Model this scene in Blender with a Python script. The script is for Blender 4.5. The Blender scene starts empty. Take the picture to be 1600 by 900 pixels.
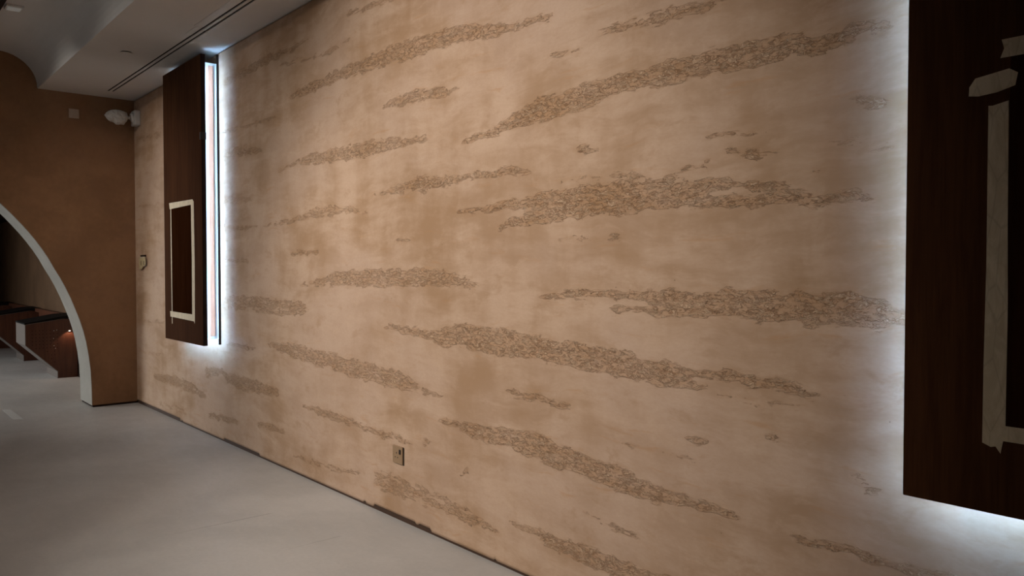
import bpy, bmesh, math, random
import numpy as np
from mathutils import Vector, Matrix
random.seed(7)
SC = bpy.context.scene
COL = SC.collection

# ---------------------------------------------------------------- camera
cam_d = bpy.data.cameras.new('camera'); cam = bpy.data.objects.new('camera', cam_d); COL.objects.link(cam)
F_PX, YAW, PITCH = 1222.476, 0.709666, 0.0244798
cam_d.sensor_width = 36.0; cam_d.lens = F_PX/1600*36.0; cam_d.clip_start = 0.02
cam.location = (0, 0, 1.2)
fw = Vector((-math.cos(YAW)*math.cos(PITCH), math.sin(YAW)*math.cos(PITCH), -math.sin(PITCH)))
cam.rotation_euler = fw.to_track_quat('-Z', 'Y').to_euler()
SC.camera = cam

# ---------------------------------------------------------------- world, lights, exposure
SC.view_settings.view_transform = 'Standard'; SC.view_settings.look = 'None'
SC.view_settings.gamma = 1; SC.view_settings.use_curve_mapping = False
SC.view_settings.exposure = 0.0
w = bpy.data.worlds.new('overcast_sky'); SC.world = w; w.use_nodes = True
w.node_tree.nodes['Background'].inputs[0].default_value = (0.55, 0.62, 0.7, 1)
w.node_tree.nodes['Background'].inputs[1].default_value = 0.6

def area(name, loc, target, sx, sy, power, color, spread=180):
    l = bpy.data.lights.new(name, 'AREA'); l.shape = 'RECTANGLE'; l.size = sx; l.size_y = sy
    l.energy = power; l.color = color; l.spread = math.radians(spread)
    o = bpy.data.objects.new(name, l); COL.objects.link(o); o.location = loc
    o.rotation_euler = (Vector(target)-Vector(loc)).to_track_quat('-Z', 'Y').to_euler()
    return o
def spot(name, loc, target, power, color, deg, blend=1.0, r=.05):
    l = bpy.data.lights.new(name, 'SPOT'); l.energy = power; l.color = color
    l.spot_size = math.radians(deg); l.spot_blend = blend; l.shadow_soft_size = r
    o = bpy.data.objects.new(name, l); COL.objects.link(o); o.location = loc
    o.rotation_euler = (Vector(target)-Vector(loc)).to_track_quat('-Z', 'Y').to_euler()
    return o
WARM = (1.0, .93, .86)
DAY = (.93, .98, 1.0)
# daylight through the windows on the far side of the room, and of the space behind the arch
area('window_daylight', (-3.6, -3.42, 1.5), (-4.6, 2.0, .6), 4.0, 1.2, 4, DAY, 130)
area('annex_window_daylight', (-10.5, -3.42, 1.5), (-9.3, 1.4, 0), 3.6, 1.3, 84, DAY, 100)
# added spots without fixtures: they shape the brightness of plaster, corner and floor
spot('added_plaster_wash', (-2.7, -1.6, 2.88), (-2.75, 2.0, 1.10), 520, WARM, 65)
spot('added_plaster_fill', (-5.0, -1.3, 2.9), (-4.95, 2.0, 1.15), 105, WARM, 58)
spot('added_corner_wash', (-5.9, -.6, 2.9), (-6.7, 2.0, 1.25), 125, WARM, 60)
spot('added_floor_pool', (-3.8, 1.0, 2.9), (-4.0, 1.6, 0), 38, (1, .97, .93), 84)
LED_COL = (.64, 1.10, 1.76); LED_W = 42.0

D, L, H = 2.005, 7.4885, 2.690          # plaster wall plane, back wall distance, soffit height
X_FRONT, Y_LEFT = 2.6, -3.6
X_FAR = -17.0
T_BACK = .417                            # thickness of the back wall at the arch

# ---------------------------------------------------------------- helpers
def node_mat(name):
    m = bpy.data.materials.new(name); m.use_nodes = True
    nt = m.node_tree; b = nt.nodes['Principled BSDF']
    return m, nt, b
class N:                                  # small node-tree writer
    def __init__(s, nt): s.nt = nt
    def put(s, v, sock):
        if v is None: return
        if hasattr(v, 'is_output'): s.nt.links.new(v, sock)
        else:
            if sock.type == 'RGBA' and len(v) == 3: v = (*v, 1)
            sock.default_value = v
    def math(s, op, a, b=None, c=None, clamp=False):
        n = s.nt.nodes.new('ShaderNodeMath'); n.operation = op; n.use_clamp = clamp
        s.put(a, n.inputs[0]); s.put(b, n.inputs[1]); s.put(c, n.inputs[2]); return n.outputs[0]
    def coord(s): return s.nt.nodes.new('ShaderNodeTexCoord').outputs['Object']
    def mapping(s, v, scale=(1, 1, 1), loc=(0, 0, 0), rot=(0, 0, 0)):
        n = s.nt.nodes.new('ShaderNodeMapping'); s.put(v, n.inputs['Vector'])
        n.inputs['Scale'].default_value = scale; n.inputs['Location'].default_value = loc
        n.inputs['Rotation'].default_value = rot; return n.outputs[0]
    def noise(s, v, scale, detail=4, rough=.55, dist=0):
        n = s.nt.nodes.new('ShaderNodeTexNoise'); s.put(v, n.inputs['Vector'])
        n.inputs['Scale'].default_value = scale; n.inputs['Detail'].default_value = detail
        n.inputs['Roughness'].default_value = rough; n.inputs['Distortion'].default_value = dist
        return n.outputs[0], n.outputs[1]
    def voro(s, v, scale, feature='DISTANCE_TO_EDGE', rnd=1):
        n = s.nt.nodes.new('ShaderNodeTexVoronoi'); n.feature = feature; s.put(v, n.inputs['Vector'])
        n.inputs['Scale'].default_value = scale; n.inputs['Randomness'].default_value = rnd
        return n.outputs['Distance']
    def ramp(s, f, lo, hi, a=0.0, b=1.0):
        n = s.nt.nodes.new('ShaderNodeMapRange'); n.interpolation_type = 'SMOOTHSTEP'
        s.put(f, n.inputs[0]); n.inputs[1].default_value = lo; n.inputs[2].default_value = hi
        n.inputs[3].default_value = a; n.inputs[4].default_value = b; return n.outputs[0]
    def mix(s, f, a, b, mode='MIX'):
        n = s.nt.nodes.new('ShaderNodeMix'); n.data_type = 'RGBA'; n.blend_type = mode
        s.put(f, n.inputs[0]); s.put(a, n.inputs[6]); s.put(b, n.inputs[7]); return n.outputs[2]
    def vadd(s, a, b, k):
        n = s.nt.nodes.new('ShaderNodeVectorMath'); n.operation = 'MULTIPLY_ADD'
        s.put(b, n.inputs[0]); n.inputs[1].default_value = (k, k, k); s.put(a, n.inputs[2]); return n.outputs[0]
    def attr(s, name):
        n = s.nt.nodes.new('ShaderNodeAttribute'); n.attribute_name = name; return n.outputs['Fac']
    def bump(s, h, strength, dist):
        n = s.nt.nodes.new('ShaderNodeBump'); s.put(h, n.inputs['Height'])
        n.inputs['Strength'].default_value = strength; n.inputs['Distance'].default_value = dist
        return n.outputs[0]

def plain(name, col, rough=.6, metal=0, noise=.12, nscale=30, stretch=(1, 1, 1), bump=.0, spec=.5):
    m, nt, b = node_mat(name); g = N(nt)
    f, _ = g.noise(g.mapping(g.coord(), stretch), nscale, 3)
    lo = tuple(c*(1-noise) for c in col); hi = tuple(min(1, c*(1+noise)) for c in col)
    nt.links.new(g.mix(f, lo, hi), b.inputs['Base Color'])
    b.inputs['Roughness'].default_value = rough; b.inputs['Metallic'].default_value = metal
    b.inputs['Specular IOR Level'].default_value = spec
    if bump: nt.links.new(g.bump(f, 1, bump), b.inputs['Normal'])
    return m
def emitter(name, col, strength):
    m, nt, b = node_mat(name)
    b.inputs['Base Color'].default_value = (.8, .8, .8, 1)
    b.inputs['Emission Color'].default_value = (*col, 1); b.inputs['Emission Strength'].default_value = strength
    return m

def mat_plaster():
    m, nt, b = node_mat('dragged_lime_plaster'); g = N(nt); co = g.coord()
    _, wc = g.noise(co, 1.6, 3)
    warp = g.vadd(co, wc, .16)
    big, _ = g.noise(g.mapping(warp, (1.5, 1, 2.1)), 1.5, 5, .6)
    streak, _ = g.noise(g.mapping(warp, (1.3, 1, 6.0), rot=(0, .05, 0)), 2.3, 5, .62, .3)
    vert, _ = g.noise(g.mapping(warp, (4.2, 1, 1.1)), 1.5, 4, .55)
    blot = g.voro(g.mapping(warp, (1, 1, 1.5)), 3.6, 'SMOOTH_F1')
    f = g.math('ADD', g.math('MULTIPLY', big, .42), g.math('MULTIPLY', streak, .3))
    f = g.math('ADD', f, g.math('MULTIPLY', vert, .22))
    f = g.math('ADD', f, g.math('MULTIPLY', blot, .10))
    f = g.ramp(f, .40, .62)
    col = g.mix(f, PL_DARK, PL_LIGHT)
    pk, _ = g.noise(g.mapping(warp, (1, 1, 1.3), loc=(3, 0, 5)), 1.1, 3)
    col = g.mix(g.ramp(pk, .42, .62, 0, .5), col, PL_PINK)
    mid, _ = g.noise(g.mapping(warp, (1, 1, 2.0), loc=(1, 0, 2)), 6.5, 5, .68, .3)
    col = g.mix(g.ramp(mid, .54, .70, 0, .45), col, PL_DARK); col = g.mix(g.ramp(mid, .46, .32, 0, .40), col, PL_LIGHT)
    smr, _ = g.noise(g.mapping(warp, (1, 1, 9.0), loc=(4, 0, 7), rot=(0, .04, 0)), 3.6, 5, .72)
    col = g.mix(g.ramp(smr, .58, .72, 0, .42), col, PL_BAND)
    fine, _ = g.noise(g.mapping(co, (1, 1, 2.2)), 60, 4, .65)
    col = g.mix(g.ramp(fine, .3, .7, .0, .16), col, PL_DARK)
    # dragged, pitted bands: where they run is a per-vertex mask, the crackle is worked here
    gm = g.attr('grain')
    ed, _ = g.noise(g.mapping(co, (1, 1, 2.6)), 26, 5, .75)
    rag, _ = g.noise(g.mapping(co, (1, 1, 4.5), rot=(0, .06, 0)), 8, 5, .7)
    t_ = g.math('ADD', gm, g.math('MULTIPLY', g.math('SUBTRACT', ed, .5), 1.5))
    t_ = g.math('ADD', t_, g.math('MULTIPLY', g.math('SUBTRACT', rag, .5), 3.4))
    mk = g.math('MULTIPLY', g.ramp(t_, .38, .52), g.ramp(gm, .03, .3))
    soft = g.math('MULTIPLY', g.ramp(gm, -.3, 1.1), g.ramp(rag, .30, .60, .35, 1))
    _, w2 = g.noise(co, 38, 3, .7)
    cs = g.vadd(g.mapping(co, (1, 1, 1.9)), w2, .030)
    n1, _ = g.noise(g.mapping(cs, (1, 1, 1.2)), 34, 3, .6, .5); n2, _ = g.noise(g.mapping(cs, (1, 1, 1), loc=(9, 0, 4)), 68, 3, .6, .7)
    c1 = g.voro(cs, 50)
    ln1 = g.ramp(g.math('ABSOLUTE', g.math('SUBTRACT', n1, .5)), .006, .028, 1, 0)
    ln2 = g.ramp(g.math('ABSOLUTE', g.math('SUBTRACT', n2, .5)), .004, .022, .9, 0)
    ln3 = g.ramp(c1, .0, .045, .8, 0)
    sel, _ = g.noise(g.mapping(co, (1, 1, 2.4), loc=(7, 0, 1)), 17, 3, .6)
    lines = g.math('MAXIMUM', ln1, g.math('MULTIPLY', ln2, g.ramp(sel, .58, .40)))
    lines = g.math('MAXIMUM', lines, g.math('MULTIPLY', ln3, g.ramp(sel, .45, .62)))
    brk, _ = g.noise(g.mapping(co, (1, 1, 3.0), loc=(2, 0, 9)), 30, 3, .6)
    lines = g.math('MULTIPLY', lines, g.ramp(brk, .40, .52, .12, 1))
    lines = g.math('MULTIPLY', g.math('MULTIPLY', lines, g.ramp(gm, .35, 1.0, .4, 1)), mk, clamp=True)
    coast = g.math('MULTIPLY', g.ramp(g.math('ABSOLUTE', g.math('SUBTRACT', t_, .47)), .03, .11, .75, 0), g.ramp(gm, .08, .40))
    lines = g.math('MAXIMUM', lines, g.math('MULTIPLY', coast, g.ramp(sel, .44, .60, 0, .8)))
    ridge_hilite = g.math('MULTIPLY', g.math('MULTIPLY', g.ramp(n1, .525, .56), g.ramp(n1, .62, .58)), mk)  # highlights painted along one side of the lines for an embossed look
    col = g.mix(g.math('MULTIPLY', soft, .38), col, PL_BAND)
    col = g.mix(g.math('MULTIPLY', mk, .06), col, PL_BAND)
    col = g.mix(g.math('MULTIPLY', lines, .40), col, (.21, .074, .018))
    col = g.mix(g.math('MULTIPLY', ridge_hilite, .50), col, (.70, .50, .34))
    # pits scattered over the smooth areas
    pit = g.voro(co, 9, 'F1'); col = g.mix(g.ramp(pit, .012, .03, .55, 0), col, (.14, .07, .03))
    nt.links.new(col, b.inputs['Base Color'])
    b.inputs['Roughness'].default_value = .66; b.inputs['Specular IOR Level'].default_value = .16
    rg, _ = g.noise(g.mapping(co, (1, 1, 1.7)), 75, 3, .6)
    h = g.math('ADD', g.math('MULTIPLY', mk, g.math('MULTIPLY', rg, .7)), g.math('MULTIPLY', lines, -.55))
    h = g.math('ADD', g.math('ADD', h, g.math('MULTIPLY', ridge_hilite, .6)), g.math('MULTIPLY', streak, .10)); h = g.math('ADD', h, g.math('MULTIPLY', fine, .05))
    nt.links.new(g.bump(h, .9, .0036), b.inputs['Normal'])
    return m
PL_LIGHT = (.570, .402, .286); PL_DARK = (.385, .240, .140); PL_PINK = (.545, .395, .305); PL_BAND = (.450, .238, .105)

def mat_smooth_plaster(name, a, c, sc=1.0):
    m, nt, b = node_mat(name); g = N(nt); co = g.coord()
    f1, _ = g.noise(co, 2.2*sc, 5, .6, .4); f2, _ = g.noise(co, 26, 4, .6)
    f = g.math('ADD', g.math('MULTIPLY', f1, .75), g.math('MULTIPLY', f2, .25))
    nt.links.new(g.mix(g.ramp(f, .36, .64), a, c), b.inputs['Base Color'])
    b.inputs['Roughness'].default_value = .75; b.inputs['Specular IOR Level'].default_value = .25
    nt.links.new(g.bump(f2, .5, .002), b.inputs['Normal'])
    return m

def mat_floor():
    m, nt, b = node_mat('microcement_floor'); g = N(nt); co = g.coord()
    f1, _ = g.noise(co, 1.1, 5, .6, .5); f2, _ = g.noise(g.mapping(co, (1, 2.2, 1), rot=(0, 0, .5)), 7, 5, .65)
    col = g.mix(g.ramp(f1, .35, .65), (.43, .415, .395), (.51, .49, .465))
    col = g.mix(g.ramp(f2, .55, .75, 0, .35), col, (.58, .55, .51))
    f3, _ = g.noise(co, 55, 2); col = g.mix(g.ramp(f3, .3, .7, 0, .12), col, (.33, .31, .29))
    sp = g.voro(co, 3.1, 'F1'); col = g.mix(g.ramp(sp, .006, .016, .6, 0), col, (.8, .78, .75))
    # two hairline joints in the screed
    sx = nt.nodes.new('ShaderNodeSeparateXYZ'); nt.links.new(co, sx.inputs[0])
    wob, _ = g.noise(co, 6, 2)
    for x0, y0, y1, slope, a in ((-3.665, 1.02, 1.60, .055, .6), (-3.145, 1.34, 1.70, .055, .38), (-4.9, .2, .9, -.3, .12)):
        x = g.math('SUBTRACT', sx.outputs[0], x0)
        x = g.math('SUBTRACT', x, g.math('MULTIPLY', g.math('SUBTRACT', sx.outputs[1], y0), slope*0))
        x = g.math('ADD', x, g.math('MULTIPLY', g.math('SUBTRACT', wob, .5), .006))
        l = g.ramp(g.math('ABSOLUTE', x), .0010, .0035, 1, 0)
        l = g.math('MULTIPLY', l, g.ramp(sx.outputs[1], y0, y0+.35)); l = g.math('MULTIPLY', l, g.ramp(sx.outputs[1], y1, y1-.03))
        col = g.mix(g.math('MULTIPLY', l, a), col, (.05, .04, .035))
    nt.links.new(col, b.inputs['Base Color'])
    nt.links.new(g.ramp(f2, .3, .7, .38, .55), b.inputs['Roughness'])
    b.inputs['Specular IOR Level'].default_value = .35
    nt.links.new(g.bump(f1, .3, .004), b.inputs['Normal'])
    return m

def mat_wood(name, a, c, rough=.4, spec=.4):
    m, nt, b = node_mat(name); g = N(nt); co = g.coord()
    f, _ = g.noise(g.mapping(co, (9, 9, .7)), 3.2, 6, .62, .6)
    f2, _ = g.noise(g.mapping(co, (60, 60, 2)), 3, 3)
    f = g.math('ADD', g.math('MULTIPLY', f, .7), g.math('MULTIPLY', f2, .3))
    nt.links.new(g.mix(g.ramp(f, .34, .66), a, c), b.inputs['Base Color'])
    b.inputs['Roughness'].default_value = rough; b.inputs['Specular IOR Level'].default_value = spec
    nt.links.new(g.bump(f2, .2, .001), b.inputs['Normal'])
    return m
def mat_tape(name, a, c):
    m, nt, b = node_mat(name); g = N(nt); co = g.coord()
    f, _ = g.noise(g.mapping(co, (1, 1, .35)), 26, 4, .7, .8)
    v = g.voro(g.mapping(co, (1, 1, .3)), 30)
    col = g.mix(g.ramp(f, .35, .7), a, c); col = g.mix(g.ramp(v, 0, .05, .3, 0), col, tuple(x*.55 for x in a))
    nt.links.new(col, b.inputs['Base Color']); b.inputs['Roughness'].default_value = .6
    nt.links.new(g.bump(f, .6, .002), b.inputs['Normal'])
    return m

M = {}
M['plaster'] = mat_plaster()
M['brown'] = mat_smooth_plaster('brown_polished_plaster', (.215, .108, .048), (.275, .142, .066))
M['annex'] = mat_smooth_plaster('dark_brown_paint', (.085, .045, .022), (.115, .062, .031))
M['pale'] = mat_smooth_plaster('pale_plaster', (.42, .31, .23), (.52, .40, .30))
M['white'] = mat_smooth_plaster('off_white_paint', (.66, .635, .60), (.70, .67, .635), .5)
M['reveal'] = mat_smooth_plaster('pale_grey_plaster_reveal', (.30, .28, .245), (.34, .315, .275))
M['floor'] = mat_floor()
M['gap'] = plain('black_shadow_gap', (.022, .012, .008), .8, spec=.1)
M['skirt'] = plain('dark_brown_skirting', (.055, .026, .013), .6, noise=.4, nscale=8)
M['board'] = mat_wood('walnut_stained_board', (.042, .0145, .005), (.066, .025, .009), .7, .04)
M['inset'] = mat_wood('darker_walnut_inset', (.020, .006, .002), (.030, .010, .004), .8, .0)
M['edge'] = mat_wood('dark_board_edge', (.014, .006, .004), (.022, .010, .006), .6, .2)
M['core'] = plain('white_painted_core', (.78, .77, .74), .6, noise=.04)
M['batten'] = mat_wood('raw_pinkish_batten', (.46, .22, .13), (.60, .31, .20), .7)
M['tape'] = mat_tape('masking_tape_cream', (.66, .56, .40), (.76, .66, .49))
M['tape2'] = mat_tape('masking_tape_tan', (.42, .33, .21), (.53, .43, .29))
M['led'] = emitter('white_led_strip', LED_COL, LED_W*2.1); M['led_dim'] = emitter('white_led_strip_dimmer', LED_COL, LED_W*2.5)
M['steel'] = plain('brushed_bronze_plate', (.34, .22, .125), .42, .15, stretch=(1, 1, 12), nscale=20)
M['black'] = plain('black_plastic', (.015, .012, .010), .5)
M['plastic'] = plain('cloudy_plastic_wrap', (.62, .60, .56), .35, noise=.2, nscale=60, bump=.004)
M['camwhite'] = plain('white_camera_plastic', (.62, .60, .57), .45)
M['lens'] = plain('dark_lens_glass', (.02, .02, .025), .1)
M['plate'] = plain('beige_blank_plate', (.50, .40, .31), .6)
M['ytape'] = plain('yellowish_tape', (.50, .40, .22), .6, noise=.3, nscale=40)
M['redwood'] = mat_wood('red_brown_veneer', (.065, .021, .011), (.100, .035, .017), .4, .35)
M['finwhite'] = plain('pale_grey_laminate', (.14, .115, .10), .5, noise=.05)
M['slab'] = plain('black_stone_top', (.007, .006, .006), .6, spec=.08)
M['lamp'] = emitter('warm_lamp_face', (1.0, .8, .6), .8)
M['dim'] = emitter('downlight_lens', (.9, 1.0, .95), .05)
M['flange'] = plain('white_metal_flange', (.66, .64, .60), .45, noise=.03)
M['fstrip'] = plain('pale_floor_strip', (.66, .66, .64), .4, noise=.06)

def tag(o, label=None, cat=None, group=None, kind=None):
    if label: o['label'] = label
    if cat: o['category'] = cat
    if group: o['group'] = group
    if kind: o['kind'] = kind
    return o
class MB:
    def __init__(s): s.bm = bmesh.new()
    def box(s, x0, x1, y0, y1, z0, z1, bev=0):
        r = bmesh.ops.create_cube(s.bm, size=1)
        bmesh.ops.scale(s.bm, vec=(abs(x1-x0), abs(y1-y0), abs(z1-z0)), verts=r['verts'])
        bmesh.ops.translate(s.bm, vec=((x0+x1)/2, (y0+y1)/2, (z0+z1)/2), verts=r['verts'])
        if bev:
            es = list({e for v in r['verts'] for e in v.link_edges})
            bmesh.ops.bevel(s.bm, geom=es, offset=bev, segments=2, affect='EDGES', profile=.6)
        return s
    def prism(s, pts, a0, a1, axis):
        # polygon pts in the two other axes, extruded from a0 to a1 along axis
        def mk(p, a):
            c = [0, 0, 0]; o = [i for i in range(3) if i != axis]; c[o[0]] = p[0]; c[o[1]] = p[1]; c[axis] = a; return c
        A = [s.bm.verts.new(mk(p, a0)) for p in pts]; B = [s.bm.verts.new(mk(p, a1)) for p in pts]
        n = len(pts)
        s.bm.faces.new(A); s.bm.faces.new(B[::-1])
        for i in range(n): s.bm.faces.new((A[i], B[i], B[(i+1) % n], A[(i+1) % n]))
        return s
    def cyl(s, p, q, r0, r1=None, seg=24):
        r1 = r0 if r1 is None else r1; p = Vector(p); q = Vector(q); d = q-p
        mat = Matrix.Translation((p+q)/2) @ d.to_track_quat('Z', 'Y').to_matrix().to_4x4()
        bmesh.ops.create_cone(s.bm, cap_ends=True, segments=seg, radius1=r0, radius2=r1, depth=d.length, matrix=mat)
        return s
    def build(s, name, mat, parent=None, smooth=False):
        bmesh.ops.recalc_face_normals(s.bm, faces=s.bm.faces)
        me = bpy.data.meshes.new(name); s.bm.to_mesh(me); s.bm.free()
        me.materials.append(mat)
        if smooth:
            for p in me.polygons: p.use_smooth = True
        o = bpy.data.objects.new(name, me); COL.objects.link(o)
        if parent:
            o.parent = parent; o.matrix_parent_inverse = Matrix.Translation(parent_origin(parent)).inverted()
        return o
def parent_origin(p):
    v = Vector((0, 0, 0))
    while p is not None: v = v+p.location; p = p.parent
    return v
def empty(name, loc, label, cat, group=None):
    o = bpy.data.objects.new(name, None); o.empty_display_size = .1; COL.objects.link(o); o.location = loc
    return tag(o, label, cat, group)
def structure(o): return tag(o, kind='structure')

# ---------------------------------------------------------------- floor
b = MB(); b.box(X_FAR, X_FRONT+.2, Y_LEFT-.2, D+.2, -.12, 0); structure(b.build('floor', M['floor']))

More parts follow.
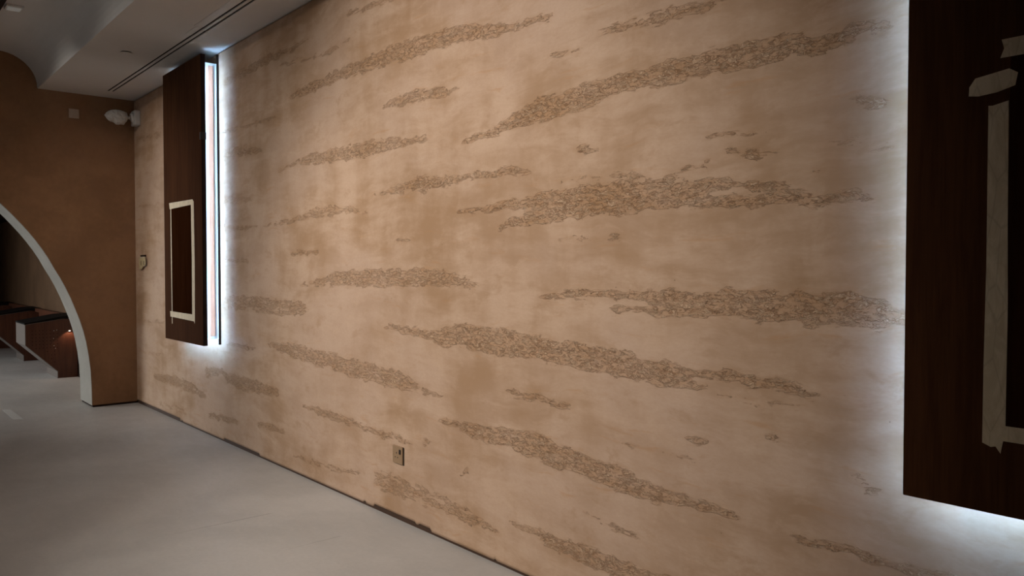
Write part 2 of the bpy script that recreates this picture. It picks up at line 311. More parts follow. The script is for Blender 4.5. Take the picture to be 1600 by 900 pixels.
# ---------------------------------------------------------------- plaster wall (a fine grid that carries the band mask)
STROKES=[
(1,[(-4.327,2.200,2.193),(-4.049,2.232,2.186),(-3.690,2.244,2.195),(-3.436,2.246,2.186),(-3.188,2.258,2.178),(-3.009,2.249,2.168),(-2.848,2.235,2.177),(-2.679,2.224,2.162),(-2.485,2.187,2.140),(-2.353,2.148,2.131),(-2.233,2.147,2.132),(-2.126,2.138,2.126)]),
(0.7,[(-5.320,2.485,2.442),(-4.914,2.493,2.452),(-4.600,2.505,2.459),(-4.297,2.476,2.457),(-4.092,2.489,2.482)]),
(0.7,[(-3.281,1.991,1.984),(-3.117,2.006,1.959),(-3.010,2.017,1.962),(-2.863,1.998,1.953),(-2.753,1.973,1.956),(-2.693,1.971,1.965)]),
(0.75,[(-4.465,1.790,1.782),(-4.182,1.821,1.810),(-4.078,1.838,1.781),(-3.880,1.834,1.779),(-3.654,1.835,1.769),(-3.403,1.830,1.764),(-3.174,1.817,1.772),(-3.011,1.791,1.776),(-2.899,1.797,1.785)]),
(0.8,[(-3.362,1.565,1.559),(-3.192,1.577,1.565),(-3.066,1.606,1.559),(-2.945,1.616,1.550),(-2.787,1.593,1.566),(-2.622,1.595,1.574),(-2.444,1.597,1.579),(-2.303,1.593,1.573),(-2.247,1.580,1.568)]),
(1,[(-2.635,1.744,1.736),(-2.465,1.756,1.738),(-2.322,1.799,1.754),(-2.203,1.835,1.755),(-2.048,1.833,1.763),(-1.904,1.849,1.777),(-1.772,1.848,1.803),(-1.648,1.848,1.792),(-1.533,1.852,1.790),(-1.426,1.853,1.796),(-1.325,1.857,1.786),(-1.231,1.853,1.784),(-1.142,1.838,1.791),(-1.058,1.823,1.781),(-0.996,1.827,1.789),(-0.943,1.827,1.807),(-0.877,1.814,1.803)]),
(0.8,[(-1.845,2.023,2.008),(-1.772,2.022,2.002),(-1.711,2.026,1.997),(-1.592,2.020,1.987),(-1.481,2.014,1.988),(-1.366,2.005,1.988)]),
(0.8,[(-3.620,2.512,2.505),(-3.478,2.508,2.486),(-3.295,2.496,2.481),(-3.164,2.480,2.468)]),
(1,[(-2.699,1.447,1.444),(-2.540,1.448,1.432),(-2.408,1.463,1.435),(-2.280,1.468,1.443),(-2.164,1.479,1.429),(-2.050,1.487,1.385),(-1.897,1.489,1.391),(-1.753,1.486,1.391),(-1.662,1.489,1.393),(-1.578,1.484,1.398),(-1.496,1.467,1.399),(-1.421,1.468,1.445),(-1.346,1.458,1.443),(-1.256,1.447,1.436),(-1.177,1.435,1.426)]),
(1,[(-2.396,1.369,1.361),(-2.307,1.405,1.370),(-2.200,1.416,1.377),(-2.108,1.428,1.380),(-2.014,1.431,1.383)]),
(1,[(-1.496,1.429,1.397),(-1.420,1.414,1.389),(-1.311,1.408,1.386),(-1.244,1.407,1.384),(-1.177,1.410,1.385),(-1.104,1.406,1.384),(-1.046,1.393,1.375),(-1.000,1.402,1.378),(-0.937,1.389,1.379)]),
(0.35,[(-2.047,1.529,1.519),(-1.888,1.526,1.515),(-1.714,1.519,1.502),(-1.581,1.502,1.486)]),
(0.7,[(-1.556,1.494,1.490),(-1.506,1.515,1.499),(-1.423,1.530,1.523)]),
(0.75,[(-4.168,1.116,1.109),(-3.889,1.159,1.113),(-3.702,1.187,1.116),(-3.446,1.194,1.114),(-3.196,1.194,1.118),(-2.932,1.197,1.128),(-2.775,1.186,1.130),(-2.637,1.160,1.127),(-2.575,1.134,1.126)]),
(0.55,[(-5.379,1.011,0.927),(-4.946,1.023,0.936),(-4.480,1.016,0.923),(-4.196,1.013,0.936),(-4.098,0.980,0.969)]),
(0.6,[(-4.714,1.472,1.464),(-4.408,1.489,1.470),(-4.187,1.497,1.479),(-4.059,1.537,1.490),(-3.811,1.533,1.488),(-3.658,1.523,1.500),(-3.462,1.489,1.480)]),
(1,[(-4.299,1.298,1.286),(-4.150,1.299,1.284),(-4.000,1.296,1.289)]),
(0.6,[(-5.363,1.692,1.648),(-5.134,1.680,1.634),(-4.900,1.660,1.635)]),
(0.6,[(-5.355,1.499,1.464),(-5.041,1.477,1.456),(-4.823,1.476,1.472)]),
(0.6,[(-5.378,2.017,1.947),(-4.924,1.993,1.932),(-4.715,1.936,1.932)]),
(0.7,[(-5.396,1.262,1.254),(-4.930,1.258,1.246)]),
(1,[(-2.153,1.097,1.094),(-2.040,1.116,1.100),(-1.896,1.122,1.104),(-1.751,1.118,1.107),(-1.660,1.124,1.097),(-1.536,1.129,1.091),(-1.432,1.120,1.088),(-1.361,1.129,1.085),(-1.293,1.133,1.088),(-1.208,1.135,1.082)]),
(1,[(-1.788,1.065,1.054),(-1.660,1.076,1.061),(-1.576,1.089,1.053),(-1.432,1.081,1.061),(-1.361,1.077,1.060),(-1.293,1.084,1.060),(-1.208,1.094,1.054),(-1.128,1.135,1.055),(-1.070,1.127,1.054),(-1.014,1.129,1.052),(-0.978,1.140,1.052),(-0.944,1.122,1.051),(-0.909,1.117,1.056),(-0.876,1.108,1.055),(-0.853,1.098,1.062)]),
(1,[(-3.272,0.927,0.918),(-3.108,0.927,0.903),(-2.934,0.920,0.891),(-2.805,0.927,0.863),(-2.669,0.966,0.873),(-2.554,0.956,0.863),(-2.417,0.951,0.858),(-2.292,0.953,0.861),(-2.170,0.936,0.859),(-2.060,0.930,0.852),(-1.952,0.926,0.848),(-1.853,0.922,0.840),(-1.756,0.919,0.834),(-1.667,0.899,0.831),(-1.580,0.896,0.830),(-1.507,0.887,0.834),(-1.449,0.845,0.835)]),
(1,[(-1.552,0.886,0.860),(-1.507,0.887,0.864),(-1.445,0.889,0.873),(-1.417,0.886,0.872),(-1.360,0.889,0.866),(-1.292,0.889,0.872),(-1.235,0.882,0.865),(-1.186,0.880,0.865),(-1.133,0.873,0.857),(-1.086,0.870,0.856),(-1.015,0.866,0.861)]),
(1,[(-2.342,0.720,0.709),(-2.303,0.719,0.704),(-2.170,0.715,0.701),(-2.016,0.702,0.693)]),
(1,[(-2.806,0.534,0.523),(-2.670,0.543,0.516),(-2.555,0.547,0.494),(-2.417,0.555,0.493),(-2.292,0.567,0.484),(-2.170,0.567,0.479),(-2.059,0.549,0.464),(-1.950,0.533,0.474),(-1.860,0.525,0.455),(-1.754,0.517,0.447),(-1.682,0.499,0.443),(-1.578,0.483,0.448),(-1.497,0.484,0.456),(-1.381,0.477,0.465),(-1.325,0.467,0.457)]),
(0.75,[(-4.632,0.738,0.727),(-4.308,0.758,0.683),(-4.094,0.749,0.672),(-3.872,0.745,0.664),(-3.646,0.730,0.646),(-3.432,0.723,0.639),(-3.239,0.716,0.635),(-3.071,0.702,0.633),(-3.013,0.661,0.640),(-2.825,0.640,0.634)]),
(0.8,[(-5.728,0.487,0.413),(-5.440,0.501,0.470),(-5.322,0.482,0.425),(-5.063,0.483,0.398),(-4.834,0.487,0.413),(-4.534,0.472,0.429)]),
(0.6,[(-6.964,0.315,0.271),(-6.478,0.349,0.267),(-6.088,0.341,0.262),(-5.772,0.286,0.253)]),
(0.7,[(-5.316,0.689,0.676),(-5.102,0.700,0.670),(-4.859,0.697,0.681)]),
(0.8,[(-4.163,0.420,0.412),(-3.950,0.427,0.391),(-3.782,0.426,0.388),(-3.562,0.410,0.394),(-3.354,0.403,0.378),(-3.167,0.405,0.383),(-3.073,0.390,0.384)]),
(0.6,[(-5.684,0.158,0.130),(-5.400,0.180,0.145),(-5.146,0.186,0.165)]),
(0.7,[(-4.798,0.226,0.197),(-4.604,0.239,0.203),(-4.448,0.232,0.208)]),
(0.35,[(-6.832,0.098,0.061),(-6.196,0.116,0.076)]),
(0.55,[(-3.356,0.202,0.106),(-3.112,0.204,0.125),(-2.937,0.202,0.126),(-2.779,0.188,0.134),(-2.626,0.179,0.113),(-2.543,0.171,0.128),(-2.418,0.139,0.131)]),
(0.9,[(-2.330,0.195,0.189),(-2.170,0.198,0.175),(-2.058,0.205,0.157),(-1.982,0.202,0.148),(-1.899,0.208,0.148),(-1.802,0.199,0.148),(-1.664,0.204,0.165),(-1.548,0.207,0.176)]),
(0.7,[(-1.909,0.333,0.329),(-1.842,0.320,0.309),(-1.708,0.310,0.297)]),
(0.4,[(-4.292,0.113,0.101),(-3.970,0.128,0.099),(-3.545,0.155,0.135)]),
(1,[(-1.110,0.460,0.454),(-1.064,0.460,0.451),(-1.018,0.463,0.442),(-0.966,0.462,0.452),(-0.924,0.462,0.443),(-0.879,0.464,0.448),(-0.832,0.463,0.447),(-0.774,0.458,0.446),(-0.702,0.462,0.448)]),
(1,[(-1.474,0.672,0.664),(-1.458,0.681,0.661),(-1.439,0.676,0.668)]),
(1,[(-1.970,1.629,1.622),(-1.941,1.632,1.614),(-1.913,1.622,1.616)]),
(0.6,[(-1.353,1.546,1.536),(-1.301,1.547,1.523),(-1.226,1.533,1.522)]),
(1,[(-2.082,1.992,1.987),(-2.035,1.987,1.978),(-1.990,1.973,1.971)]),
(0.8,[(-1.399,1.603,1.599),(-1.334,1.602,1.596),(-1.281,1.599,1.595)]),
(0.6,[(-0.958,1.635,1.625),(-0.932,1.640,1.612),(-0.905,1.626,1.618)]),
(0.3,[(-1.047,1.539,1.525),(-0.960,1.531,1.511),(-0.879,1.515,1.502)]),
(0.9,[(-0.951,0.649,0.644),(-0.931,0.650,0.630),(-0.914,0.640,0.634)]),
(0.7,[(-1.213,0.722,0.715),(-1.195,0.724,0.711),(-1.179,0.717,0.712)]),
(0.7,[(-2.946,0.420,0.409),(-2.926,0.427,0.403),(-2.905,0.424,0.415)]),
(0.6,[(-2.666,0.324,0.313),(-2.648,0.341,0.322),(-2.630,0.350,0.339)]),
(0.35,[(-1.384,0.829,0.821),(-1.253,0.818,0.807),(-1.133,0.819,0.811)]),
(0.35,[(-1.738,0.609,0.600),(-1.576,0.616,0.599),(-1.476,0.611,0.597)]),
(0.35,[(-1.083,1.469,1.460),(-1.029,1.480,1.475)]),
(0.4,[(-3.172,1.337,1.328),(-3.062,1.343,1.331)]),
(0.4,[(-7.385,2.354,2.315),(-6.752,2.326,2.279)]),
(0.3,[(-7.390,1.765,1.731),(-6.689,1.742,1.701)]),
(0.35,[(-7.442,0.489,0.460),(-6.818,0.500,0.468)]),
(0.3,[(-7.432,0.746,0.712),(-6.706,0.793,0.751)]),
(0.5,[(-4.428,2.413,2.402),(-3.940,2.369,2.352),(-3.622,2.378,2.359)]),
(0.45,[(-5.409,2.147,2.130),(-5.015,2.132,2.108),(-4.523,2.118,2.103)]),
(0.4,[(-2.081,1.318,1.309),(-1.798,1.313,1.300)]),
(0.3,[(-3.962,0.706,0.688),(-3.924,0.702,0.674)]),
]

def gap(X):
    g = np.full_like(X, .013)
    for a, c, v in ((-7.6, -6.32, .030), (-5.41, -4.80, .026), (-3.40, -2.89, .027), (-3.02, -2.99, .019), (-6.31, -6.26, .020), (-3.50, -3.47, .021), (-2.45, -2.43, .02)):
        g[(X > a) & (X < c)] = v
    return g
def plaster_wall():
    xs = np.arange(-L, X_FRONT+.001, .0125); zt = H-.006
    nz = 216; t = np.linspace(0, 1, nz)
    g0 = gap(xs)
    Z = g0[:, None]+(zt-g0[:, None])*t[None, :]; X = np.repeat(xs[:, None], nz, 1)
    mask = np.zeros_like(Z)
    for s, pts in STROKES:
        p = np.array(pts); o = np.argsort(p[:, 0]); p = p[o]
        x0, x1 = p[0, 0]-.05, p[-1, 0]+.05
        sel = np.where((xs >= x0) & (xs <= x1))[0]
        if len(sel) == 0: continue
        xx = xs[sel]; zt_ = np.interp(xx, p[:, 0], p[:, 1]); zb_ = np.interp(xx, p[:, 0], p[:, 2])
        zt_ = zt_+.004*np.sin(xx*31)+.003*np.sin(xx*83); zb_ = zb_+.004*np.sin(xx*37+1)+.003*np.sin(xx*71)
        end = np.clip(np.minimum(xx-x0, x1-xx)/.05, 0, 1)
        zz = Z[sel]
        din = np.minimum(zt_[:, None]-zz, zz-zb_[:, None])          # inside > 0
        v = np.clip((din+.016)/.024, 0, 1); v = v*v*(3-2*v)*s*end[:, None]
        mask[sel] = np.maximum(mask[sel], v)
    nx = len(xs); N0 = nx*nz
    co = np.stack([X, np.full_like(X, D), Z], -1).reshape(-1, 3)
    bot = np.stack([xs, np.full_like(xs, D+.02), g0], -1); top = np.stack([xs, np.full_like(xs, D+.02), np.full_like(xs, zt)], -1)
    co = np.concatenate([co, bot, top])
    i = np.arange(nx-1)[:, None]*nz+np.arange(nz-1)[None, :]; i = i.ravel()
    q = np.stack([i, i+nz, i+nz+1, i+1], -1)
    k = np.arange(nx-1)
    qb = np.stack([k*nz, N0+k, N0+k+1, (k+1)*nz], -1)
    qt = np.stack([k*nz+nz-1, (k+1)*nz+nz-1, N0+nx+k+1, N0+nx+k], -1)
    faces = np.concatenate([q, qb, qt])
    me = bpy.data.meshes.new('wall_right')
    me.vertices.add(len(co)); me.vertices.foreach_set('co', co.ravel())
    me.loops.add(faces.size); me.loops.foreach_set('vertex_index', faces.ravel().astype(np.int32))
    me.polygons.add(len(faces)); me.polygons.foreach_set('loop_start', np.arange(0, faces.size, 4, dtype=np.int32))
    me.polygons.foreach_set('loop_total', np.full(len(faces), 4, dtype=np.int32))
    me.update(); me.validate()
    a = me.attributes.new('grain', 'FLOAT', 'POINT')
    a.data.foreach_set('value', np.concatenate([mask.ravel(), np.zeros(2*nx)]).astype(np.float32))
    me.materials.append(M['plaster'])
    o = bpy.data.objects.new('wall_right', me); COL.objects.link(o); structure(o)
plaster_wall()
b = MB(); b.box(-L-T_BACK, X_FRONT, D+.02, D+.2, 0, 3.1); structure(b.build('wall_right_backing', M['gap']))
b = MB(); b.box(-L+.001, X_FRONT, D+.006, D+.02, 0, .034); structure(b.build('baseboard_right', M['skirt']))

# ---------------------------------------------------------------- back wall with its arch
near = [(1.641, 0), (1.640, .16), (1.634, .316), (1.620, .45), (1.601, .574), (1.580, .670), (1.554, .763), (1.524, .850), (1.488, .950), (1.448, 1.046), (1.410, 1.125),
        (1.369, 1.201), (1.328, 1.285), (1.285, 1.360), (1.236, 1.435), (1.185, 1.506), (1.131, 1.574), (1.062, 1.655), (.989, 1.733)]
half = near[:]
a_, b_ = 1.58, 2.225
for y in (.88, .76, .62, .47, .3, .15, 0): half.append((y, b_*math.sqrt(1-(y/a_)**2)))
arch = half+[(-y, z) for y, z in half[-2::-1]]      # right foot -> apex -> left foot
b = MB()
BW = 3.1
# wall as strips between the arch curve and the outer rectangle
def arch_wall(b, x0, x1, curve, y0, y1, zt, lift=0):
    bm = b.bm
    for x in (x0, x1):
        pass
    def face(ps):
        A = [bm.verts.new((x0, *p)) for p in ps]; B = [bm.verts.new((x1, *p)) for p in ps]
        bm.faces.new(A); bm.faces.new(B[::-1])
    n = len(curve)
    for i in range(n-1):
        (ya, za), (yb, zb) = curve[i], curve[i+1]
        face([(ya, za), (yb, zb), (yb, zt), (ya, zt)])
    face([(y1, lift), (curve[0][0], lift), (curve[0][0], zt), (y1, zt)])
    face([(curve[-1][0], lift), (y0, lift), (y0, zt), (curve[-1][0], zt)])
curve = [(near[0][0], .018)]+arch[1:-1]+[(-near[0][0], .018)]
arch_wall(b, -L, -L-T_BACK, curve, Y_LEFT, D, BW, .018)
for yy in (near[0][0], -near[0][0]):
    e = D if yy > 0 else Y_LEFT
    A = [b.bm.verts.new(v) for v in ((-L, yy, .018), (-L, e, .018), (-L-T_BACK, e, .018), (-L-T_BACK, yy, .018))]; b.bm.faces.new(A)
structure(b.build('wall_back', M['brown']))
# pale lining of the arch: a thin shell that follows the curve
b = MB(); bm = b.bm
inner = [(near[0][0], .018)]+arch[1:-1]+[(-near[0][0], .018)]
def offs(c, d):
    out = []
    for i, p in enumerate(c):
        p0 = Vector(c[max(0, i-1)]); p1 = Vector(c[min(len(c)-1, i+1)]); t = (p1-p0).normalized(); n = Vector((t.y, -t.x))
        out.append((p[0]-n.x*d, p[1]-n.y*d))
    return out
off = offs(inner, .004)
rows = []
for x, c in ((-L+.001, inner), (-L+.001, off), (-L-T_BACK-.001, off), (-L-T_BACK-.001, inner)):
    rows.append([bm.verts.new((x, *p)) for p in c])
for r in range(3):
    for i in range(len(inner)-1): bm.faces.new((rows[r][i], rows[r][i+1], rows[r+1][i+1], rows[r+1][i]))
structure(b.build('trim_1', M['reveal']))
# recessed black foot of the pier and the other side
b = MB()
b.box(-L-T_BACK+.006, -L-.006, near[0][0]+.006, D+.02, 0, .0185); b.box(-L-T_BACK+.006, -L-.006, Y_LEFT, -near[0][0]-.006, 0, .0185)
structure(b.build('baseboard_back', M['gap']))

# ---------------------------------------------------------------- the room's other walls
b = MB()
b.box(X_FAR, X_FRONT+.2, Y_LEFT-.15, Y_LEFT, 0, .85); b.box(X_FAR, X_FRONT+.2, Y_LEFT-.15, Y_LEFT, 2.15, 3.1)
for x0, x1 in ((X_FAR, -12.3), (-8.7, -5.7), (-1.5, X_FRONT+.2)): b.box(x0, x1, Y_LEFT-.15, Y_LEFT, .85, 2.15)
structure(b.build('wall_left', M['brown']))
b = MB(); b.box(X_FRONT, X_FRONT+.15, Y_LEFT, D+.2, 0, 3.1); structure(b.build('wall_front', M['brown']))
for n, (x0, x1) in enumerate(((-5.7, -1.5), (-12.3, -8.7))):
    b = MB()
    for a, c, e, f in ((x0, x1, .85, .91), (x0, x1, 2.09, 2.15), (x0, x0+.06, .91, 2.09), (x1-.06, x1, .91, 2.09), ((x0+x1)/2-.03, (x0+x1)/2+.03, .91, 2.09)):
        b.box(a, c, Y_LEFT-.13, Y_LEFT-.04, e, f)
    wf = structure(b.build('window_%d' % (n+1), M['edge']))
    gm, nt, bs = node_mat('window_glass_%d' % n); bs.inputs['Transmission Weight'].default_value = 1; bs.inputs['Roughness'].default_value = 0
    bs.inputs['Base Color'].default_value = (.95, .97, .96, 1)
    b = MB(); b.box(x0+.06, x1-.06, Y_LEFT-.09, Y_LEFT-.084, .91, 2.09); b.build('pane', gm, wf)

# ---------------------------------------------------------------- ceiling: soffit strip, curved cove, raised flat
YE = 1.264
def ceiling_profile(slots):
    p = [(D+.2, H)]
    if slots:
        for s0, s1 in ((1.771, 1.757), (1.737, 1.722)):
            p += [(s0, H), (s0, H+.03), (s1, H+.03), (s1, H)]
    p += [(YE, H)]
    for k in range(0, 13):
        a = math.pi/2*k/12
        p.append((YE-.004-(.27)*(1-math.cos(a)), H+.012+.253*math.sin(a)))
    yl = -2.45
    q = [(2*((YE+yl)/2)-y, z) for y, z in p[-14:]][::-1]
    p += q+[(Y_LEFT-.15, H), (Y_LEFT-.15, 3.2), (D+.2, 3.2)]
    return p
b = MB(); b.prism(ceiling_profile(True), -7.22, X_FRONT+.15, 0); b.prism(ceiling_profile(False), -L, -7.22, 0)
structure(b.build('ceiling', M['white']))
# lower ceiling beyond the arch
b = MB(); b.box(X_FAR, -L-T_BACK, Y_LEFT-.15, D+.2, 2.62, 2.8); structure(b.build('ceiling_annex', M['brown']))
b = MB(); b.box(X_FAR, -9.735, D, D+.2, 0, 2.8); structure(b.build('wall_right_annex', M['annex']))
b = MB(); b.box(-9.735, -L-T_BACK, D, D+.2, 0, 2.8); structure(b.build('wall_right_passage', M['pale']))
b = MB(); b.box(X_FAR-.15, X_FAR, Y_LEFT, D+.2, 0, 2.8); structure(b.build('wall_back_annex', M['annex']))
b = MB(); b.box(X_FAR, -L-T_BACK, D-.045, D, 1.945, 2.0); structure(b.build('trim_2', M['gap']))
b = MB(); b.box(X_FAR, -L-T_BACK, D-.012, D, 0, .03); structure(b.build('baseboard_right_annex', M['gap']))

# ---------------------------------------------------------------- slot air diffuser in the soffit
r = empty('slot_air_diffuser', (-2.3, 1.746, H), 'long twin-slot air diffuser let into the white ceiling strip beside the plaster wall', 'air vent')
for y0, y1 in ((1.7571, 1.7709), (1.7221, 1.7369)):
    b = MB(); b.box(-7.215, X_FRONT-.01, y0, y1, H+.004, H+.029); tag(b.build('slot', M['gap'], r), 'black slot')
for y0, y1, xs_ in ((1.669, 1.7215, -4.93), (1.7375, 1.7565, -4.99), (1.7715, 1.803, -5.02)):
    b = MB(); b.box(xs_, X_FRONT-.01, y0, y1, H-.0022, H-.0001); b.build('flange', M['flange'], r)
for y0, y1, xs_ in ((1.684, 1.7215, -5.15), (1.7715, 1.794, -5.19)):
    b = MB(); b.box(xs_, -4.94 if y0 < 1.7 else -5.03, y0, y1, H-.0016, H-.0001); b.build('flange', M['flange'], r)

# round cover plate
r = empty('sprinkler_cover', (-5.845, 1.52, H), 'small round white sprinkler cover plate on the ceiling strip near the far corner', 'sprinkler')
b = MB(); b.cyl((-5.845, 1.52, H-.0005), (-5.845, 1.52, H-.006), .034, .034, 40); b.build('recess_ring', M['gap'], r)
b = MB(); b.cyl((-5.845, 1.52, H-.006), (-5.845, 1.52, H-.0085), .041, .040, 40); b.build('cover_disc', M['white'], r)

# ceiling spotlight and track on the raised ceiling
ZC = H+.265
b = MB(); b.box(-6.9, -3.0, .815, .845, ZC-.022, ZC+.0)
tag(b.build('light_track', M['edge']), 'dark straight lighting track on the raised ceiling, top left', 'track')
r = empty('downlight', (-6.18, .905, ZC), 'small square white downlight glowing faintly on the raised ceiling, top left', 'ceiling light')
b = MB(); b.box(-6.235, -6.125, .862, .962, ZC-.016, ZC, .003); b.build('trim_ring', M['flange'], r)
b = MB(); b.box(-6.222, -6.138, .874, .950, ZC-.019, ZC-.0155); b.build('lens', M['dim'], r)

# ---------------------------------------------------------------- back-lit wall boards
YF, YB = 1.851, 1.882                     # front and back face of the front board
def strip(pts, y, th=.0006): return pts, y, th
def tape(root, pts, mat, lay=0):
    y = YF-.0004-.0007*lay
    b = MB(); b.prism(pts, y-.0007, y, 1); o = b.build('masking_tape', mat, root); return o
def board(x0, x1, z0, z1, label, inset, tapes, group, led='led'):
    r = empty('backlit_board', ((x0+x1)/2, D, z0), label, 'wall panel', group)
    b = MB(); b.box(x0, x1, YF, YB, z0, z1, .0022); b.build('front_board', M['board'], r)
    b = MB(); b.box(x1+.0001, x1+.0008, YF+.002, YB-.001, z0+.002, z1-.002); b.box(x0-.0008, x0-.0001, YF+.002, YB-.001, z0+.002, z1-.002)
    b.build('edge_band', M['edge'], r)
    c0, c1, e0, e1 = x0+.09, x1-.088, z0+.035, z1-.03
    b = MB(); b.box(c0, c1, YB, D-.016, e0, e1); tag(b.build('core_box', M['core'], r), 'white box behind the board')
    for s, xe in ((-1, c0), (1, c1)):
        b = MB(); b.box(xe, xe+s*.006, 1.932, 1.962, e0+.02, e1-.02); tag(b.build('batten', M['batten'], r), 'raw pinkish wooden batten')
    for xa, xb in ((c0-.003, c0+.006), (c1-.006, c1+.003)):
        b = MB(); b.box(xa, xb, D-.0155, D-.0005, z0-.006, z1+.035); tag(b.build('wall_bar', M['gap'], r), 'thin black bar against the wall')
    i = .045
    for a0, a1, g0, g1 in ((x1-i-.008, x1-i+.002, z0+i, z1-i), (x0+i, x0+i+.010, z0+i, z1-i), (x0+i+.01, x1-i-.01, z0+i-.02, z0+i-.01)):
        b = MB(); b.box(a0, a1, YB, YB+.0012, g0, g1); tag(b.build('led_strip', M[led], r), 'glowing white LED strip')
        b = MB()
        if a1-a0 < g1-g0: b.box(a0-.0015, a0-.0001, YB, YB+.0050, g0, g1); b.box(a1+.0001, a1+.0015, YB, YB+.0050, g0, g1)
        else: b.box(a0, a1, YB, YB+.0050, g0-.0015, g0-.0001); b.box(a0, a1, YB, YB+.0050, g1+.0001, g1+.0015)
        b.build('added_led_lips', M['gap'], r)  # unseen lips added beside the strip to narrow its spill
    b = MB(); b.prism(inset, YF-.0004, YF+.004, 1); tag(b.build('inset_panel', M['inset'], r), 'darker inset rectangle')
    for pts, mt, lay in tapes: tape(r, pts, M[mt], lay)
    return r
# far board
TL = [([(-6.035, 1.684), (-5.530, 1.679), (-5.505, 1.660), (-5.520, 1.644), (-6.020, 1.638)], 'tape', 1),
      ([(-6.006, 1.640), (-5.990, 1.640), (-5.985, 1.25), (-5.986, .80), (-5.998, .795), (-6.006, 1.2)], 'tape', 0),
      ([(-5.565, 1.650), (-5.508, 1.655), (-5.500, 1.25), (-5.506, .835), (-5.512, .822), (-5.530, .845), (-5.560, .86), (-5.556, 1.25)], 'tape', 0),
      ([(-6.035, .888), (-5.540, .884), (-5.506, .862), (-5.512, .836), (-5.545, .838), (-6.030, .848)], 'tape', 1)]
far = board(-6.157, -5.352, .679, 2.640, 'far dark walnut wall board, white light glowing from its right edge', [(-5.99, .86), (-5.56, .86), (-5.56, 1.66), (-5.99, 1.66)], TL, 'backlit boards along the plaster wall')
b = MB(); b.box(-5.375, -5.350, YF-.004, YB+.002, 2.069, 2.118, .001); b.build('edge_clip', M['black'], far)
# near board
TR = [([(-.583, 1.679), (-.578, 1.660), (-.585, 1.641), (-.40, 1.640), (-.22, 1.643), (-.215, 1.681), (-.4, 1.680)], 'tape2', 0),
      ([(-.6445, 1.571), (-.6435, 1.590), (-.632, 1.607), (-.568, 1.6165), (-.552, 1.6055), (-.5565, 1.580), (-.590, 1.571), (-.625, 1.5680)], 'tape2', 0),
      ([(-.6060, 1.5450), (-.598, 1.5440), (-.568, 1.5505), (-.5665, 1.3), (-.5640, 1.12), (-.5650, .86), (-.5735, .8105), (-.583, .824), (-.592, .8215), (-.6085, .8285), (-.6080, 1.0), (-.6055, 1.2)], 'tape2', 0),
      ([(-.599, .8700), (-.590, .8655), (-.593, .850), (-.586, .838), (-.40, .836), (-.17, .838), (-.165, .872), (-.40, .870)], 'tape2', 1),
      ([(-.192, .83), (-.152, .825), (-.155, 1.67), (-.190, 1.665)], 'tape2', 2)]
board(-.772, .033, .679, 2.640, 'near wall board at the right edge of the photo, with torn tan masking tape', [(-.566, .866), (-.19, .866), (-.19, 1.642), (-.566, 1.642)], TR, 'backlit boards along the plaster wall', 'led_dim')

# ---------------------------------------------------------------- power socket on the plaster wall
def socket():
    x0, x1, z0, z1 = -3.202, -3.117, .279, .356
    z0, z1 = .2745, .3585
    r = empty('power_socket', ((x0+x1)/2, D, z0), 'bronze switched power socket low on the plaster wall', 'socket')
    b = MB(); b.box(x0, x1, D-.010, D, z0, z1, .003); b.build('face_plate', M['steel'], r)
    b = MB(); b.box(x0+.002, x1+.0035, D-.0045, D-.0006, z0-.002, z1-.002, .001); tag(b.build('back_box', M['black'], r), 'black rim behind the plate')
    cx, cz = x0+.036, z0+.040
    for px, pz, hw, hh in ((cx, cz+.011, .0022, .0042), (cx-.0105, cz-.010, .0038, .0022), (cx+.0105, cz-.010, .0038, .0022)):
        b = MB(); b.box(px-hw, px+hw, D-.0106, D-.0098, pz-hh, pz+hh); b.build('pin_hole', M['black'], r)
    b = MB(); b.box(x1-.024, x1-.012, D-.0135, D-.009, z1-.036, z1-.014, .001); tag(b.build('rocker_switch', M['black'], r), 'dark rocker switch')
    for px in (x0+.012, x1-.012):
        b = MB(); b.cyl((px, D-.0098, (z0+z1)/2), (px, D-.0108, (z0+z1)/2), .0022); b.build('screw', M['steel'], r)
socket()

# taped-over switch near the corner
r = empty('taped_switch', (-7.235, D, 1.20), 'wall switch under yellowish tape between the corner and the far board', 'switch')
b = MB(); b.box(-7.30, -7.165, D-.016, D, 1.222, 1.305, .003); b.build('switch_box', M['plate'], r)
b = MB(); b.box(-7.30, -7.17, D-.012, D-.001, 1.306, 1.320); b.build('open_slot', M['gap'], r)
b = MB(); b.prism([(-7.325, 1.29), (-7.15, 1.302), (-7.128, 1.25), (-7.15, 1.225), (-7.20, 1.228), (-7.235, 1.20), (-7.32, 1.195)], D-.0175, D-.0163, 1); b.build('tape_patch', M['ytape'], r)
for x in (-7.272, -7.185):
    b = MB(); b.box(x, x+.012, D-.0182, D-.0176, 1.232, 1.268); b.build('tape_gap', M['skirt'], r)

# blank plate on the back wall
b = MB(); b.box(-L, -L+.008, 1.490, 1.567, 2.478, 2.556, .002)
tag(b.build('blank_plate', M['plate']), 'small square beige blank plate high on the brown end wall', 'cover plate')

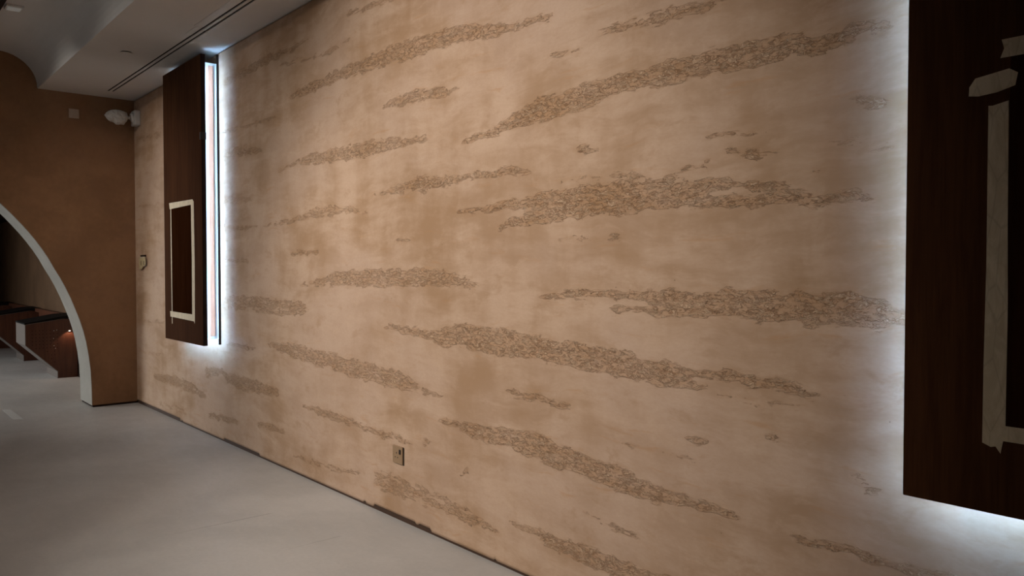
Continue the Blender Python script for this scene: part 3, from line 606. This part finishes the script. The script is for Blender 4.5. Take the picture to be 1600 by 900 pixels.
# ---------------------------------------------------------------- wrapped security camera
def cctv():
    r = empty('security_camera', (-7.345, D, 2.50), 'security camera wrapped in cloudy plastic high in the far corner', 'camera')
    b = MB(); b.box(-7.405, -7.285, D-.05, D, 2.447, 2.575, .010); b.build('mount_box', M['camwhite'], r)
    b = MB(); b.cyl((-7.345, D-.048, 2.515), (-7.345, D-.066, 2.512), .046, .036); b.build('mount_collar', M['camwhite'], r, True)
    b = MB(); b.cyl((-7.345, D-.066, 2.512), (-7.348, D-.100, 2.512), .015, .013); b.build('arm', M['camwhite'], r, True)
    # body in its wrap: rings along -Y with crumpled radii
    rnd = random.Random(3); b = MB(); bm = b.bm
    st = [(1.912, .020), (1.905, .040), (1.885, .050), (1.862, .052), (1.84, .055), (1.82, .054), (1.80, .050), (1.782, .047), (1.766, .040), (1.752, .028), (1.742, .013), (1.734, .004)]
    rings = []; n = 20
    for k, (y, rr) in enumerate(st):
        ring = []
        for i in range(n):
            a = 2*math.pi*i/n; q = rr*(1+rnd.uniform(-.09, .09))
            if math.sin(a) < -.4 and 1.80 < y < 1.9: q *= 1.22
            ring.append(bm.verts.new((-7.35+q*math.cos(a), y+rnd.uniform(-.003, .003), 2.512+q*math.sin(a))))
        rings.append(ring)
    for k in range(len(rings)-1):
        for i in range(n): bm.faces.new((rings[k][i], rings[k][(i+1) % n], rings[k+1][(i+1) % n], rings[k+1][i]))
    bm.faces.new(rings[0]); bm.faces.new(rings[-1][::-1])
    body = b.build('camera_body', M['plastic'], r)
    b = MB(); b.cyl((-7.322, 1.790, 2.53), (-7.300, 1.780, 2.535), .016, .016); tag(b.build('lens', M['lens'], body), 'dark lens seen through the wrap')
    b = MB()
    b.cyl((-7.345, 1.913, 2.512), (-7.345, 1.906, 2.512), .030, .034); b.build('wrap_tie', M['plastic'], body)
cctv()

# ---------------------------------------------------------------- counters beyond the arch
def counter(x1, label, first):
    x0 = x1-.567
    r = empty('wall_counter', ((x0+x1)/2, D-.012, 0), label, 'counter', 'red-brown counters beyond the arch')
    prof = [(D-.013, 0), (1.801, 0), (1.801, .077), (1.500, .379), (1.500, .600), (1.86, .650), (D-.013, .650)]
    b = MB(); b.prism(prof, x0+.004, x1, 0); b.build('carcass', M['redwood'], r)
    # pale front that bends along the leading edge
    f = [(1.801, 0), (1.801, .077), (1.500, .379), (1.500, .600), (1.494, .600), (1.494, .376), (1.795, .074), (1.795, 0)]
    b = MB(); b.prism(f, x0+.002, x1+.001, 0); tag(b.build('front_face', M['finwhite'], r), 'pale folded front')
    t = [(1.490, .601), (1.490, .616), (1.86, .682), (D-.013, .688), (D-.013, .655), (1.86, .652)]
    b = MB(); b.prism(t, x0-.004, x1+.006, 0); tag(b.build('top_slab', M['slab'], r), 'black top')
    b = MB(); b.prism([(1.489, .596), (1.489, .602), (1.86, .654), (1.86, .649)], x1-.001, x1+.004, 0); b.build('edge_trim', M['finwhite'], r)
    if first:
        # grid of small drilled holes in the side panel
        b = MB()
        rows = [(y, z) for y in np.arange(1.56, 1.80, .034) for z in np.arange(.34, .56, .038)]
        rows += [(1.70, .22), (1.74, .22), (1.77, .18), (1.74, .26), (1.70, .30), (1.77, .26), (1.77, .30)]
        for y, z in rows[:90]:
            if z < .379-(y-1.5)+.05: continue
            b.cyl((x1+.0002, y, z), (x1+.0010, y, z), .0045, seg=8)
        o = b.build('drilled_hole', M['gap'], r); o['kind'] = 'stuff'
        b = MB(); b.cyl((x1+.012, 1.915, .512), (x1+.012, 1.915, .522), .010, .008); b.build('lamp_head', M['lamp'], r)
        for y, z in ((1.793, .530), (1.765, .524), (1.76, .44), (1.765, .36), (1.778, .33)):
            b = MB(); b.box(x1+.0002, x1+.004, y-.003, y+.003, z-.003, z+.003); tag(b.build('fixing_screw', M['flange'], r), 'bright screw')
    return r
counter(-9.744, 'nearest red-brown counter with pale folded front and small lamp, beyond the arch', True)
counter(-11.84, 'middle red-brown counter with pale folded front, behind the nearest one beyond the arch', False)
counter(-13.94, 'farthest red-brown counter beyond the arch, mostly hidden behind the others', False)
for k, (x0, x1) in enumerate(((-11.838, -10.313), (-13.938, -12.409))):
    b = MB(); b.box(x0+.008, x1-.008, D-.032, D-.012, .032, .640); b.box(x0+.008, x1-.008, D-.075, D-.012, .6405, .684)
    o = b.build('back_ledge', M['redwood'])
    tag(o, ('low red-brown wall ledge between the nearest and middle counters', 'low red-brown wall ledge between the middle and farthest counters')[k], 'ledge', 'ledges between the counters')
sp = spot('counter_lamp_light', (-9.69, 1.915, .535), (-9.76, 1.905, .25), 1.0, (1.0, .68, .50), 100, .35, .006)

# pale flat strip on the floor before the arch
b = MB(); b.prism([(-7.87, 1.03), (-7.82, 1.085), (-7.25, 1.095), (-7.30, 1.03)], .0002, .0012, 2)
tag(b.build('floor_strip', M['fstrip']), 'pale strip on the grey floor at the arch', 'tape')
